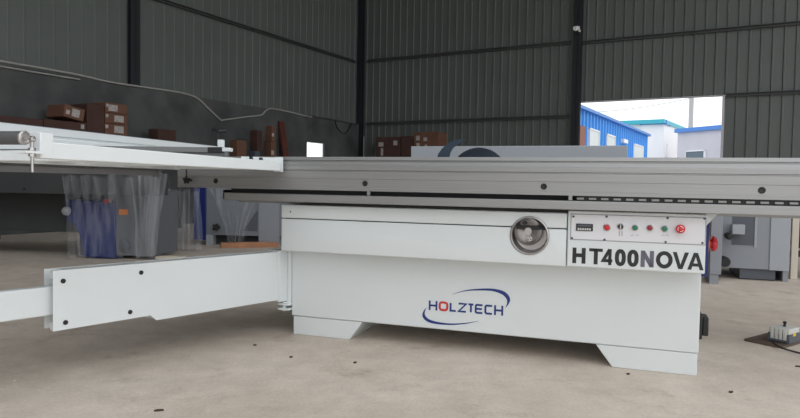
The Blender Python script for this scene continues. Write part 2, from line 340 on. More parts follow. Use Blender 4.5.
# counter display
a = fp(576.2, 223.4); b = fp(593, 231.2)
MB().box(a[0], b[0], YP-.008, YP, b[2], a[2]).build('counter_display', M['display'], cb, bevel=.0015)
m = MB(); w_ = (b[0]-a[0]); 
for k in range(6): m.box(a[0]+w_*(.10+.135*k), a[0]+w_*(.10+.135*k+.10), YP-.0095, YP-.007, b[2]+.004, b[2]+.013)
m.build('counter_digit_window', M['ivory'], cb)
m = MB(); m.box(a[0]+w_*.12, b[0]-w_*.12, YP-.0088, YP-.007, a[2]-.012, a[2]-.006); m.build('display_strip', M['greyd'], cb)
m = MB()                                           # tiny symbols under the selector and green buttons
for sx in (619.3, 622): m = MB(); q1 = fp(sx, 231.2); q2 = fp(sx, 236); stroke(m, [(q1[0], q1[2]), (q2[0], q2[2])], .0022, lambda u, v: (u, YP-.0036, v)); m.build('printed_symbol', M['ink'], cb)
for sx in (632.5, 637.5, 663, 667.3): m = MB(); q1 = fp(sx-1.6, 236); q2 = fp(sx, 234.6); q3 = fp(sx+1.6, 236); stroke(m, [(q1[0], q1[2]), (q2[0], q2[2]), (q3[0], q3[2])], .0012, lambda u, v: (u, YP-.0036, v)); m.build('printed_symbol', M['inkg'], cb)
# model lettering
GL = {
 'H': [([(0, 0), (0, 1)], 0), ([(1, 0), (1, 1)], 0), ([(0, .52), (1, .52)], 0)],
 'T': [([(0, 1), (1, 1)], 2), ([(.5, 0), (.5, 1)], 0)],
 '4': [([(1.0, .27), (-.02, .27), (.68, .98)], 0), ([(.72, 0), (.72, 1)], 0)],
 '0': [(ell(.5, .5, .5, .5, 32, .85), 1)], 'O': [(ell(.5, .5, .5, .5, 32), 1)],
 'N': [([(0, 0), (0, 1)], 0), ([(1, 0), (1, 1)], 0), ([(.02, .93), (.98, .07)], 0)],
 'V': [([(0, 1), (.5, .06), (1, 1)], 0)], 'A': [([(0, 0), (.5, .94), (1, 0)], 0), ([(.22, .26), (.78, .26)], 3)],
}
SOL = {'V': [[(0, 1), (.25, 1), (.5, .27), (.75, 1), (1, 1), (.63, 0), (.37, 0)]], 'A': [[(0, 0), (.24, 0), (.5, .76), (.76, 0), (1, 0), (.63, 1), (.37, 1)], [(.25, .2), (.75, .2), (.68, .38), (.32, .38)]]}
def letter(m, g, x0, x1, zb0, zt0, wv, mi, yy, wh=None):
    if g in SOL:
        for k, pl_ in enumerate(SOL[g]): m.add([(x0+(x1-x0)*u, yy-.0002*k, zb0+(zt0-zb0)*v) for u, v in pl_], [tuple(range(len(pl_)))], mi)
        return
    # strokes inset by half their width so the outline fills the cell
    wh = wh or wv
    for pts, md in GL[g]:
        P = []
        for u, v in pts:
            iu = wv/2; iv = wh/2
            X = x0+iu+(x1-x0-2*iu)*u
            if md == 1: Z = zb0+iv+(zt0-zb0-2*iv)*v
            elif md in (2, 3): Z = zb0+(zt0-zb0)*v-(iv if md == 2 else 0)
            else: Z = zb0+(zt0-zb0)*v
            if g == 'T' and md == 2: X = x0+(x1-x0)*u
            P.append((X, Z))
        stroke(m, P, wv if md in (0, 1) else wh, lambda a_, b_: (a_, yy, b_), closed=(md == 1), mi=mi)
m = MB()
for g, l, r, mi in (('H', 572.2, 585.4, 0), ('T', 588.8, 602.4, 0), ('4', 601.6, 613.8, 0), ('0', 614.6, 625.6, 0), ('0', 627, 638.4, 0), ('N', 640.4, 653.6, 1), ('O', 655.6, 672.4, 0), ('V', 672.2, 688.4, 0), ('A', 687.2, 703.6, 0)):
    bot = 263+(l-572)*(270.4-263)/131.6; hh = 15.6+(l-572)*1.6/131
    q0 = fp(l, bot); q1 = fp(r, bot+.6); qt = fp(l, bot-hh)
    letter(m, g, q0[0], q1[0], q0[2], qt[2], .0145 if g == '4' else .018, mi, YP-.0012, .0145)
m.build('model_lettering', [M['ink'], M['inkg']], cb)
# logo
YL = -.0015
def lp(zx, zy): q = face(400+zx/5.714, 270+zy/5.714, YL); return (q[0], q[2])
LG = {
 'H': [([(0, 0), (0, 1)], 0), ([(1, 0), (1, 1)], 0), ([(0, .5), (1, .5)], 0)],
 'O': [(ell(.5, .5, .5, .5, 32, .6), 1)], 'L': [([(0, 1), (0, 0), (1, 0)], 0)],
 'Z': [([(0, 1), (1, 1), (0, 0), (1, 0)], 0)], 'T': [([(0, 1), (1, 1)], 0), ([(.5, 0), (.5, 1)], 0)],
 'E': [([(1, 1), (.12, 1), (0, .88), (0, .12), (.12, 0), (1, 0)], 0), ([(0, .5), (.92, .5)], 0)],
 'C': [([(1, 1), (.15, 1), (0, .86), (0, .14), (.15, 0), (1, 0)], 0)],
}
m = MB(); sw = .0102
for g, l, r, mi in (('H', 165, 213, 0), ('O', 222, 275, 1), ('L', 284, 324, 0), ('Z', 330, 382, 0), ('T', 386, 424, 0), ('E', 428, 476, 0), ('C', 483, 531, 0), ('H', 538, 589, 0)):
    tl = lp(l, 174+(l-165)*.072); bl = lp(l, 228+(l-165)*.079); br = lp(r, 228+(r-165)*.079)
    x0, x1, z0, z1 = tl[0], br[0], (bl[1]+br[1])/2, (bl[1]+br[1])/2+(tl[1]-bl[1])
    for pts, md in LG[g]:
        P = [(x0+sw/2+(x1-x0-sw)*u, z0+sw/2+(z1-z0-sw)*v) for u, v in pts]
        if g in 'H' and len(P) == 2 and P[0][0] == P[1][0]: P = [(P[0][0], z0), (P[1][0], z1)]
        stroke(m, P, sw*(1.15 if mi else 1), lambda a_, b_: (a_, YL, b_), closed=(md == 1), mi=mi)
def swoosh(pts):
    P = catmull([(*lp(x, y), w_) for x, y, w_ in pts], 8)
    stroke(m, [(p[0], p[1]) for p in P], [p[2] for p in P], lambda a_, b_: (a_, YL, b_))
swoosh([(296, 140, .0008), (370, 119, .005), (450, 112, .009), (530, 114, .013), (590, 132, .019), (618, 162, .018), (617, 190, .010), (603, 216, .001)])
swoosh([(152, 214, .001), (137, 240, .009), (138, 266, .017), (165, 290, .016), (220, 304, .012), (300, 310, .008), (380, 304, .005), (452, 291, .0008)])
m.build('logo', [M['navy'], M['redp']], cab)
# socket and switch on the right end
q = sidep(708, 331, 2.17)
m = MB(); m.box(2.133, 2.150, .04, .17, .165, .285); m.box(2.150, 2.178, .055, .155, .18, .27)
so = m.build('power_socket', M['black'], saw, bevel=.006)
m = MB(); m.box(2.133, 2.16, .0, .20, .47, .72); sb_ = m.build('switch_box', M['blue'], saw, bevel=.004, label='blue switch box')
m = MB(); m.cyl((2.16, .09, .618), (2.170, .09, .618), .040, n=28, mi=0); m.lathe((2.168, .09, .618), (1, 0, 0), [(.022, 0), (.022, .012), (.036, .014), (.038, .022), (.030, .034), (.014, .040), (0, .041)], n=28, mi=1)
m.build('side_stop_button', [M['orange'], M['red']], sb_, smooth=True)
# machine table behind the rail, rip fence, blade, riving knife
m = MB(); m.box(.15, 1.95, .12, 1.05, .94, 1.0); m.box(.25, 1.85, .15, .8, .76, .94); m.build('machine_table', M['alu_d'], saw, bevel=.003)
m = MB(); m.box(1.95, 2.9, .25, 1.05, .955, .998); m.box(2.86, 2.88, .3, 1.0, .93, .955); m.build('extension_table', M['greyl'], saw)
for xa, xb in ((.95, 1.72), (2.05, 2.45)): MB().box(xa, xb, .10 if xa < 2 else .245, .18 if xa < 2 else .28, .998, 1.0215 if xa < 2 else 1.03).build('blue_film_strip', M['filmblue'], saw)  # strips of blue protective film along the table edges
q0 = face(411, 146.5, .55); q1 = face(628, 145.2, .55)
fe = MB(); fe.box(q0[0], q1[0], .55, .60, 1.001, (q0[2]+q1[2])/2); fe.build('rip_fence', M['greyl'], saw, bevel=.004)
YB = .03
q0 = face(457, 157, YB); q1 = face(501, 157, YB); qt = face(478, 147.2, YB)
hch = (q1[0]-q0[0])/2; rise = qt[2]-q0[2]; R_ = (hch**2+rise**2)/(2*rise); bc = ((q0[0]+q1[0])/2, qt[2]-R_)
pts = []
N = 72
for i in range(N*2):
    a0 = math.pi*i/N; rr = R_ if i % 2 else R_-.004; pts.append((bc[0]+rr*math.cos(a0), bc[1]+rr*math.sin(a0)))
m = MB(); m.prism(pts, YB, YB+.0035, lambda u, v, t: (u, t, v)); m.cyl((bc[0], YB-.004, bc[1]), (bc[0], YB+.008, bc[1]), .04); bl = m.build('saw_blade', M['blade'], saw)
kn = [(437, 159), (438, 154), (442, 148.5), (448, 143), (455, 140), (461, 139), (466, 139.6), (462, 141.8), (457, 144.5), (453, 148), (450.5, 152.5), (449, 159)]
m = MB(); m.prism([(face(x, y, YB)[0], face(x, y, YB)[2]) for x, y in kn], YB, YB+.004, lambda u, v, t: (u, t, v)); m.build('riving_knife', M['knife'], saw)
# sliding table: long aluminium profile
XL, XR = -.661, 2.78
prof = [(-.168, 1.015), (-.170, .998), (-.160, .996), (-.160, .990), (-.172, .988), (-.174, .972), (-.180, .966), (-.180, .945), (-.174, .943), (-.174, .939), (-.182, .937), (-.182, .900), (-.1795, .8985), (-.1795, .854), (-.182, .852), (-.182, .8365), (-.05, .8365), (-.05, .87), (.09, .87), (.09, .85), (.105, .85), (.105, 1.0), (.09, 1.015)]
sl = MB().prism(prof, XL, XR, lambda u, v, t: (t, u, v)).build('sliding_table', M['alu'], saw)
MB().box(XL-.004, XL, -.18, .1, .838, 1.012).build('end_cap', M['alu_d'], sl)
for i in range(-0, 4):
    xb = -.402+.9125*i; m = MB(); m.lathe((xb, -.1815, .8765), (0, -1, 0), [(.0145, 0), (.0145, .0015), (.011, .003), (.011, .001), (.006, 0), (0, 0)], n=24)
    m.build('bolt', M['black'], sl, smooth=True)
for px_ in (368.5, 570.5):
    q = face(px_, 193, -.18); MB().box(q[0]-.008, q[0]+.008, -.181, -.165, .815, .8365).build('stop_tab', M['alu'], sl)
gr = MB().prism([(-.182, .812), (-.182, .770), (-.03, .770), (-.03, .755), (.10, .755), (.10, .84), (.08, .84), (-.10, .812)], -.348, 2.9, lambda u, v, t: (t, u, v)).build('guide_rail', M['alu'], saw, bevel=.003)
MB().box(-.352, -.346, -.184, .0, .778, .828).build('rail_stop', M['black'], gr)
MB().box(-.34, 2.85, -.12, -.10, .8125, .836).build('slot_backing', M['gap'], gr)
m = MB(); x = face(577, 196, -.15)[0]
k = 0
while x+.026+k*.0545 < 2.8:
    m.box(x+k*.0545, x+k*.0545+.032, -.158, -.150, .8185, .8275, 0); k += 1
m.box(x, 2.8, -.150, -.13, .8135, .835, 1)
m.build('cable_chain', [M['alu'], M['black']], gr)
m = MB(); m.box(.1, 2.0, -.118, .5, .756, .765); m.build('rail_bracket', M['gap'], saw)
# swing arm
hx, hy = -.05, -.02; ca, sa_ = math.cos(YA-YM), math.sin(YA-YM)     # direction from tip to hinge in machine frame
def A(a, n, z): return (hx+ca*a-sa_*n, hy+sa_*a+ca*n, z)              # n>0: away from the camera side
pl = [(-1.262, .228), (-.822, .231), (-.79, .203), (-.04, .203), (-.04, .479), (-1.262, .486)]
m = MB(); m.prism(pl, 0, .004, lambda u, v, t: A(u, t, v))
m.prism(pl, .086, .09, lambda u, v, t: A(u, t, v))
m.prism([(-1.21, .478), (-.04, .472), (-.04, .478), (-1.21, .484)], .004, .086, lambda u, v, t: A(u, t, v))
m.prism([(-1.21, .232), (-.82, .235), (-.79, .207), (-.04, .207), (-.04, .212), (-.79, .212), (-.82, .24), (-1.21, .238)], .004, .086, lambda u, v, t: A(u, t, v))
m.prism([(-1.262, .45), (-1.20, .45), (-1.20, .484), (-1.262, .484)], .004, .03, lambda u, v, t: A(u, t, v))
m.prism([(-1.262, .230), (-1.20, .230), (-1.20, .262), (-1.262, .262)], .004, .03, lambda u, v, t: A(u, t, v))
arm = m.build('swing_arm', M['white'], saw)
m = MB(); m.prism([(-.045, .19), (0.02, .19), (.02, .487), (-.045, .487)], -.004, .094, lambda u, v, t: A(u, t, v)); m.cyl((-.035, .02, .16), (-.035, .02, .5), .022, mi=0)
m.build('hinge_post', M['white'], arm, bevel=.004)
m = MB()
for z0, z1 in ((.168, .178), (.140, .150)): m.box(-.085, -.012, -.03, .07, z0, z1)
m.cyl((-.055, -.005, .132), (-.055, -.005, .186), .011); m.build('hinge_lug', M['white2'], arm, bevel=.002)
for a_, z_ in ((-1.221, .439), (-.869, .441), (-1.212, .259), (-.923, .262)):
    p = A(a_, 0, z_); p2 = A(a_, -.003, z_); MB().cyl(p, p2, .0105, n=20).build('bolt', M['black'], arm)
m = MB(); m.prism([(.028, .292), (.076, .292), (.076, .416), (.028, .416)], -2.02, -.75, lambda u, v, t: A(t, u, v)); tb = m.build('telescopic_tube', M['white'], arm, bevel=.006, label='white inner tube sliding out of the arm')
p = A(-1.98, .052, 0); MB().cyl((p[0], p[1], .38), (p[0], p[1], .93), .025).build('support_post', M['steel_m'], arm, smooth=True)
# crosscut outrigger table
ca2, sa2 = math.cos(YC-YM), math.sin(YC-YM); cx0, cy0 = .038, -.2
def X(a, n, z): return (cx0+ca2*a-sa2*n, cy0+sa2*a+ca2*n, z)          # a<0 towards camera; n>0 to the left
T = lambda n0, n1: None
def bar(m, a0, a1, n0, n1, z0, z1, mi=0): m.prism([(n0, z0), (n1, z0), (n1, z1), (n0, z1)], a0, a1, lambda u, v, t: X(t, u, v), mi)
m = MB(); bar(m, -1.63, -.03, 0, .04, .936, .986); bar(m, -1.63, -.02, .62, .66, .936, .978); bar(m, -1.60, -.02, 1.03, 1.07, .945, .978); bar(m, -1.25, -1.21, .04, 1.05, .94, .98); bar(m, -.06, -.02, .04, 1.05, .94, .98); bar(m, -.72, -.68, .04, 1.05, .94, .98)
cross = m.build('crosscut_frame', M['white2'], saw, bevel=.003)
m = MB(); m.prism([(-.37, .94), (0, .94), (0, 1.009), (-.37, .998)], .041, .047, lambda u, v, t: X(u, t, v)); bar(m, -.015, .0, -.002, .046, .931, 1.010)
m.build('clamp_plate', M['white'], cross, bevel=.002)
for px_ in (251, 261):
    q = face(px_, 159.3, -.2); a_ = -(.42 if px_ == 251 else .30)
    a_ = {251: -.288, 261: -.185}[px_]; MB().cyl(X(a_, .041, .989), X(a_, .030, .989), .012).build('bolt', M['black'], cross)
m = MB(); bar(m, -1.63, -1.585, -.005, 0, .937, 1.012); bar(m, -1.634, -1.63, -.005, .035, .937, 1.012); m.build('corner_plate', M['white2'], cross, bevel=.0015)
m = MB()
for k in range(5): bar(m, -1.25+.245*k, -1.25+.245*k+.20, .05, 1.06, .979, .984)
m.build('table_top', M['alu_d'], cross)
m = MB(); bar(m, -1.60, -.10, .70, .74, .925, .950); bar(m, -1.60, -.10, .70, .705, .90, .95); m.build('edge_profile', M['alu_b'], cross)
# roller, bolt and threaded rod at the near end
m = MB(); c0 = X(-1.69, .0, .992); c1 = X(-1.69, .62, .992); m.cyl(c0, c1, .0195, n=28)
rl = m.build('end_roller', M['gap2'], cross, smooth=True)
m = MB(); c = Vector(c0); d_ = (Vector(c0)-Vector(c1)).normalized(); m.lathe(c, d_, [(.0205, 0), (.0205, .006), (.016, .008), (.013, .004), (.008, .004), (.007, .010), (0, .010)], n=28); m.build('roller_cap', M['steel_m'], cross, smooth=True)
ax = -1.668
m = MB(); m.cyl(X(ax, -.01, .895), X(ax, -.01, .985), .0045, n=12); m.lathe(X(ax, -.01, .990), d_, [(.009, -.005), (.009, .005), (.004, .006), (0, .003)], n=16); m.cyl(X(ax, -.01, .940), X(ax, -.01, .948), .010, n=6); m.cyl(X(ax, -.01, .957), X(ax, -.01, .965), .010, n=6); m.build('adjusting_rod', M['steel'], cross, smooth=True)
m = MB(); bar(m, -1.70, -1.63, -.02, .03, .949, .956); m.build('rod_bracket', M['white2'], cross)
# fence on the crosscut table
NF = 1.0
def onX(x, y, n):       # pixel -> (a, z) on the plane n of the crosscut frame
    q0 = O+ex*X(0, n, 0)[0]+ey*X(0, n, 0)[1]; dd = np.array([math.cos(YC), math.sin(YC), 0]); nn = np.array([-dd[1], dd[0], 0])
    r = ray(x, y); t = ((q0-cam0)@nn)/(r@nn); w = cam0+r*t; return (w-q0)@dd, w[2]
a1, zt1 = onX(224, 146.8, NF); a0, zt0 = onX(0, 122.5, NF); am, ztm = onX(100, 133, NF)
print('fence', a1, zt1, a0, zt0, ztm)
ZF = (zt0+ztm)/2
prf = [(NF, .99), (NF, ZF-.055), (NF+.012, ZF-.053), (NF+.012, ZF-.041), (NF, ZF-.039), (NF, ZF), (NF+.045, ZF), (NF+.045, .99)]
a1, _ = onX(225, 150, NF)
fc = MB().prism(prf, a0-.6, a1, lambda u, v, t: X(t, u, v)).build('crosscut_fence', M['white2'], saw, bevel=.002)
MB().prism([(NF-.001, ZF+.0), (NF+.046, ZF), (NF+.046, ZF+.003), (NF-.001, ZF+.003)], a0-.6, a1, lambda u, v, t: X(t, u, v)).build('fence_scale', M['greyd'], fc)
# mitre bar standing on the table in front of the fence
pa, pb = toM(dp(84, 146.3, 3.3)), toM(dp(222, 146.6, 3.22)); zb1 = (pa[2]+pb[2])/2; du = np.array([pb[0]-pa[0], pb[1]-pa[1]]); Lb = float(np.linalg.norm(du)); du /= Lb
def BB(t, n, z): return (pa[0]+du[0]*t-du[1]*n, pa[1]+du[1]*t+du[0]*n, z)
def bbar(name, t0, t1, n0, n1, z0, z1, mm):
    return MB().prism([(n0, z0), (n1, z0), (n1, z1), (n0, z1)], t0, t1, lambda u, v, t: BB(t, u, v)).build(name, mm, fc, bevel=.0015)
bbar('fence_bar', 0, Lb-.075, 0, .05, 1.02, zb1, M['alu_b']); bbar('bar_foot', 0, Lb+.02, .01, .05, .985, 1.02, M['alu_d'])
bbar('end_stop', Lb-.075, Lb, -.002, .05, 1.02, zb1, M['gap']); bbar('end_bracket', Lb, Lb+.042, 0, .04, 1.026, zb1-.002, M['white2'])
bbar('bracket_leg', Lb+.012, Lb+.026, 0, .03, .985, 1.026, M['alu_d'])
bbar('flip_stop', Lb-.024, Lb+.002, .0, .03, zb1, zb1+.038, M['white2'])
p = BB(Lb-.03, .02, 0); m = MB(); zk = zb1+.035; m.cyl((p[0], p[1], zk-.03), (p[0], p[1], zk+.045), .005, n=10)
for k in range(3): a_ = math.radians(30+120*k); m.cyl((p[0], p[1], zk+.045), (p[0]+.042*math.cos(a_), p[1]+.042*math.sin(a_), zk+.05), .011, .010, n=10)
m.cyl((p[0], p[1], zk+.038), (p[0], p[1], zk+.054), .012, n=14); m.build('clamp_knob', M['black'], fc, smooth=True)
# star knob under the frame
q = face(186.5, 180, -.22); m = MB()
m.cyl((q[0], q[1]+.04, q[2]), (q[0], q[1], q[2]), .008, n=12)
for k in range(5): a_ = math.radians(72*k+20); m.cyl((q[0], q[1], q[2]), (q[0]+.022*math.cos(a_), q[1], q[2]+.022*math.sin(a_)), .008, .007, n=10)
m.cyl((q[0], q[1]-.008, q[2]), (q[0], q[1]+.01, q[2]), .014, n=16); m.cyl((q[0], q[1], q[2]), (q[0], q[1], .94), .004, n=8); m.build('star_knob', M['black'], cross, smooth=True)
# ------------------------------------------------------------------ saws standing behind
def frame(px, py, rz):      # empty at a floor pixel
    return onz(px, py, 0)
def loc_of(root_xy, rz):
    c, s = math.cos(rz), math.sin(rz)
    def f(x, y, yy):        # pixel -> local coordinates on the plane y=yy
        q0 = np.array([root_xy[0], root_xy[1], 0]); e1 = np.array([c, s, 0]); e2 = np.array([-s, c, 0])
        r = ray(x, y); t = (yy-(cam0-q0)@e2)/(r@e2); w = cam0+r*t-q0; return w@e1, w[2]
    return f
# left wrapped saw
rzA = -.12; pA = onz(117, 259, 0); fA = loc_of(pA, rzA)
SA = empty('panel_saw', tuple(pA), rzA, 'dark grey panel saw with blue cover, wrapped in plastic film, behind the crosscut table', 'panel saw', 'saws stored behind')
xa, _ = fA(-60, 250, 0); xb, _ = fA(178, 250, 0); zr0 = fA(90, 194.5, -.3)[1]; zr1 = fA(90, 172, -.3)[1]
rA = MB().box(xa-.2, xb-.1, -.3, -.02, zr0, zr1).build('sliding_table', M['dgrey'], SA, bevel=.004)
for bxp, byp in ((24.5, 188.9), (78, 190), (138, 192.3), (159.5, 193)):
    u, v = fA(bxp, byp, -.3); MB().cyl((u, -.3, v), (u, -.306, v), .014, n=12).build('bolt', M['black'], rA)
u0, _ = fA(-40, 230, .1); u1, _ = fA(66, 230, .1); v0 = fA(30, 231, .1)[1]
MB().box(u0-.3, u1+.3, .1, .7, v0, zr0+.08).build('cabinet', M['dgrey'], SA, bevel=.01)
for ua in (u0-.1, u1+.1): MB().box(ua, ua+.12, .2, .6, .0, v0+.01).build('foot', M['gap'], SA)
bp_ = [fA(x, y, -.02) for x, y in ((66, 199), (115, 203), (115.5, 258.5), (84, 257), (80, 236), (74, 225), (66, 220))]
MB().prism(bp_, -.02, .5, lambda u, v, t: (u, t, max(v, .005))).build('blue_cover', M['blue'], SA, bevel=.006)
g0 = fA(115.5, 205, 0); g1 = fA(152, 256, 0)
gb = MB().box(g0[0], g1[0], 0.0, .6, .04, g0[1]+.15).build('electrical_cabinet', M['greys'], SA, bevel=.006)
u, v = fA(123.5, 212, 0); MB().box(u-.05, u+.05, -.006, 0, v-.03, v+.03).build('warning_label', M['orange'], gb)
u, v = fA(125, 246, 0); m = MB(); m.lathe((u, 0, v), (0, -1, 0), [(.065, 0), (.065, .03), (.05, .04), (0, .04)], n=20); m.build('inlet', M['greyd'], gb, smooth=True)
u, v = fA(106, 202.5, -.02); MB().cyl((u, -.02, v+.01), (u, .05, v+.01), .03, n=14).build('red_button', M['red'], SA)
u, v = fA(67, 211, -.05); m = MB(); m.lathe((u, -.05, v), (0, -1, 0), [(.05, 0), (.045, .03), (.02, .05), (0, .05)], n=16); m.build('hand_knob', M['greyl'], SA, smooth=True)
def film(name, cols, top, bot, parent, yy, f, amp=.05, nz=14, label=None):
    """hanging film: cols = list of (px_top, px_bottom); folds run down the sheet"""
    m = MB(); vs = []; n = len(cols)*6
    cc = catmull([(a_, b_) for a_, b_ in cols], 6); n = len(cc)
    for j in range(nz+1):
        t = j/nz
        for i, (a_, b_) in enumerate(cc):
            xpx = a_*(1-t)+b_*t; ypx = top*(1-t)+bot*t+2*math.sin(i*.9)
            u, v = f(xpx, ypx, yy); vs.append((u, yy+amp*math.sin(i*1.7+t*1.3)+amp*.5*math.sin(i*3.1+t*4), max(v, .006)))
    m.add(vs, [(j*n+i, j*n+i+1, (j+1)*n+i+1, (j+1)*n+i) for j in range(nz) for i in range(n-1)])
    return m.build(name, M['film'], parent, smooth=True, label=label)
film('plastic_wrap', [(62, 66), (72, 80), (88, 100), (110, 125), (135, 145), (160, 152)], 176, 257, SA, -.40, fA, .03)
film('plastic_wrap', [(128, 138), (140, 143), (150, 147), (158, 150), (166, 154)], 172, 257, SA, -.5, fA, .05)
# second wrapped saw, further right
rzB = -.12; pB = onz(196, 244.8, 0); fB = loc_of(pB, rzB)
SB = empty('panel_saw', tuple(pB), rzB, 'light grey panel saw with blue side, draped in film, left of the front cabinet', 'panel saw', 'saws stored behind')
z_ = fB(230, 172, 0)[1]
u0, _ = fB(194, 240, 0); u1, _ = fB(206, 240, 0); u2, _ = fB(280, 240, 0); v1 = fB(215, 235, 0)[1]
MB().box(u0, u1, -.02, .7, v1*.5, z_).build('blue_side', M['blue'], SB, bevel=.006)
cB = MB().box(u1, u2+1.2, 0, .75, v1, z_).build('cabinet', M['greys2'], SB, bevel=.006)
for ua, ub in ((u1, fB(213, 240, 0)[0]), (fB(272, 240, 0)[0], fB(279, 240, 0)[0])): MB().box(ua, ub, .0, .7, 0, v1).build('foot', M['greyl'], SB)
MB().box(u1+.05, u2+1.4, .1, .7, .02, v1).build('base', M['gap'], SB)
u, v = fB(217.5, 227, 0); m = MB(); m.cyl((u, 0, v), (u, -.05, v), .02); 
for k in range(5): a_ = math.radians(72*k); m.cyl((u, -.05, v), (u+.05*math.cos(a_), -.05, v+.05*math.sin(a_)), .022, .018, n=8)
m.build('star_knob', M['black'], cB, smooth=True)
ua, va = fB(259, 200, 0); ub, vb = fB(279, 243, 0); MB().box(ua, ub, -.012, 0, vb, z_-.05).build('door_panel', M['greyp'], cB, bevel=.004)
ua, _ = fB(243, 200, 0); _, vb = fB(250, 231, 0); MB().prism([(ua, vb), (ub-.3, vb), (ub-.3, vb+.28)], -.008, 0, lambda u, v, t: (u, t, v)).build('dark_cover', M['greyd'], cB)
m = MB(); vs = []; nx, nz = 28, 16                                       # draped sheet gathered to a point near the floor
for j in range(nz+1):
    t = j/nz
    for i in range(nx+1):
        s = i/nx; xt = 207+s*66; xbm = 229+s*14; e = t**.8
        xp = xt*(1-e)+xbm*e; yp = 186*(1-t)+243*t-(18*(s**1.5)*(1-t)*t*2)
        u, v = fB(xp, yp, -.1); vs.append((u, -.1+.03*math.sin(i*1.1+t*2)+.03*math.sin(i*2.7), v))
m.add(vs, [(j*(nx+1)+i, j*(nx+1)+i+1, (j+1)*(nx+1)+i+1, (j+1)*(nx+1)+i) for j in range(nz) for i in range(nx)])
m.build('plastic_wrap', M['film'], SB, smooth=True)
film('plastic_wrap', [(163, 165), (170, 172), (178, 180), (186, 187), (194, 196), (199, 200)], 190, 257, SB, -.75, fB, .06)
# grey machine behind, at the right
rzC = YM+.02; pC = onz(709, 284, 0); fC = loc_of(pC, rzC)
SC = empty('panel_saw', tuple(pC), rzC, 'grey panel saw standing behind the right end of the white saw', 'panel saw', 'saws stored behind')
u1, _ = fC(722, 250, 0); zt_ = fC(715, 188, 0)[1]
MB().box(0, u1, 0, .35, .09, zt_).build('end_cabinet', M['greyp'], SC, bevel=.005)
MB().box(.004, u1-.02, .01, .34, 0, .09).build('foot', M['greyp'], SC)
YD = .45
xa, _ = fC(722, 250, YD); xb, _ = fC(789, 250, YD); v0 = fC(750, 269, YD)[1]; 
cC = MB().box(u1-.1, xb, YD, YD+.8, v0, zt_).build('cabinet', M['greyp'], SC, bevel=.006)
xs_, _ = fC(770, 240, YD); MB().box(xs_, xb+.005, YD-.012, YD, v0-.002, zt_).build('side_door', M['greyl'], cC, bevel=.003)
x0, _ = fC(783, 270, YD); MB().box(x0, xb, YD, YD+.7, 0, v0).build('foot', M['greyp'], SC)
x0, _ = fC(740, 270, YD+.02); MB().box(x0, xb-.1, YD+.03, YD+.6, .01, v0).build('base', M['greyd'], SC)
a_ = fC(733, 204, YD); b_ = fC(754, 245.5, YD)
MB().box(a_[0], b_[0], YD-.004, YD, b_[1], zt_-.01).build('recess_panel', M['greyd'], cC)  # flat dark sheet drawn for the recessed panel
MB().box(b_[0], b_[0]+.02, YD-.010, YD, b_[1]-.02, zt_-.01).build('recess_trim', M['greyl'], cC)
u, v = fC(733, 230, YD-.1); m = MB(); m.box(u-.01, u+.10, YD-.12, YD-.02, v-.04, v+.055); m.build('motor_bracket', M['greyl'], cC, bevel=.006)
u, v = fC(729, 236, YD-.15); MB().lathe((u, YD-.15, v), (0, -1, 0), [(.0, .05), (.02, .05), (.035, .02), (.03, -.1)], n=16).build('hand_knob', M['black'], SC, smooth=True)
u, v = fC(725, 262, .3); MB().lathe((u, .3, v), (0, -1, 0), [(.0, .03), (.04, .03), (.05, .0), (.05, -.1)], n=18).build('motor_cap', M['black'], SC, smooth=True)
# cream post with dark clamp at the right edge
pq = onz(793, 279, 0); PQ = empty('machine_stand', tuple(pq), YM, 'cream upright post of a dark stand at the right edge beyond the grey saw', 'stand')
MB().box(-.03, .03, -.03, .03, 0, .80).build('post', M['cream'], PQ, bevel=.003)
MB().box(.06, .6, .0, .3, .30, .82).build('body', M['greyd'], PQ, bevel=.006)
MB().box(-.03, .62, .02, .10, .22, .28).build('cross_rail', M['black'], PQ)
MB().box(.1, .16, .05, .11, 0, .24).build('leg', M['black'], PQ); MB().box(.5, .56, .05, .11, 0, .24).build('leg', M['black'], PQ)
# ------------------------------------------------------------------ plank, debris, breaker on board
p0 = onz(221, 248.3, 0); p1 = onz(280, 247.2, 0); dv = p1-p0; L_ = float(np.linalg.norm(dv)); 
m = MB(); m.box(0, L_, 0, .10, .0, .07); o = m.build('wooden_plank', M['wood'], None, bevel=.004); o.location = p0; o.rotation_euler = (0, 0, math.atan2(dv[1], dv[0])); tag(o, 'reddish wooden plank lying on the floor beside the front saw cabinet', 'plank')
p0 = onz(155, 259, 0); m = MB(); m.box(0, .32, 0, .10, 0, .03); o = m.build('wooden_offcut', M['cream'], None, bevel=.003); o.location = p0; o.rotation_euler = (0, 0, .1); tag(o, 'pale offcut of wood lying on the floor just above the swing arm', 'wood offcut')
c_ = onz(780, 341, 0); a_ = onz(744, 341, 0); b_ = onz(783, 349, 0); rzD = math.atan2((b_-a_)[1], (b_-a_)[0])
W_ = float(np.linalg.norm(b_-a_))
bd = MB().box(0, W_, 0, .34, .001, .014).build('plywood_board', M['ply'], None, bevel=.002); bd.location = a_; bd.rotation_euler = (0, 0, rzD); tag(bd, 'thin brown plywood board lying flat on the floor at the right', 'board')
BR = empty('circuit_breaker', tuple(a_+np.array([0, 0, .0145])), rzD, 'grey and black power breaker standing on the plywood board at the right', 'breaker')
x0, x1 = W_*.44, W_*1.0
MB().box(x0, x1, .075, .215, .0, .05).build('body', M['greyd'], BR, bevel=.004)
MB().box(x0+.005, x1-.005, .08, .21, .05, .082).build('housing', M['ivory'], BR, bevel=.005)
for k in range(4):
    t = x0+.018+k*(x1-x0-.03)/4; MB().box(t, t+.018, .070, .12, .018, .078).build('terminal_fin', M['ivory'], BR, bevel=.002)
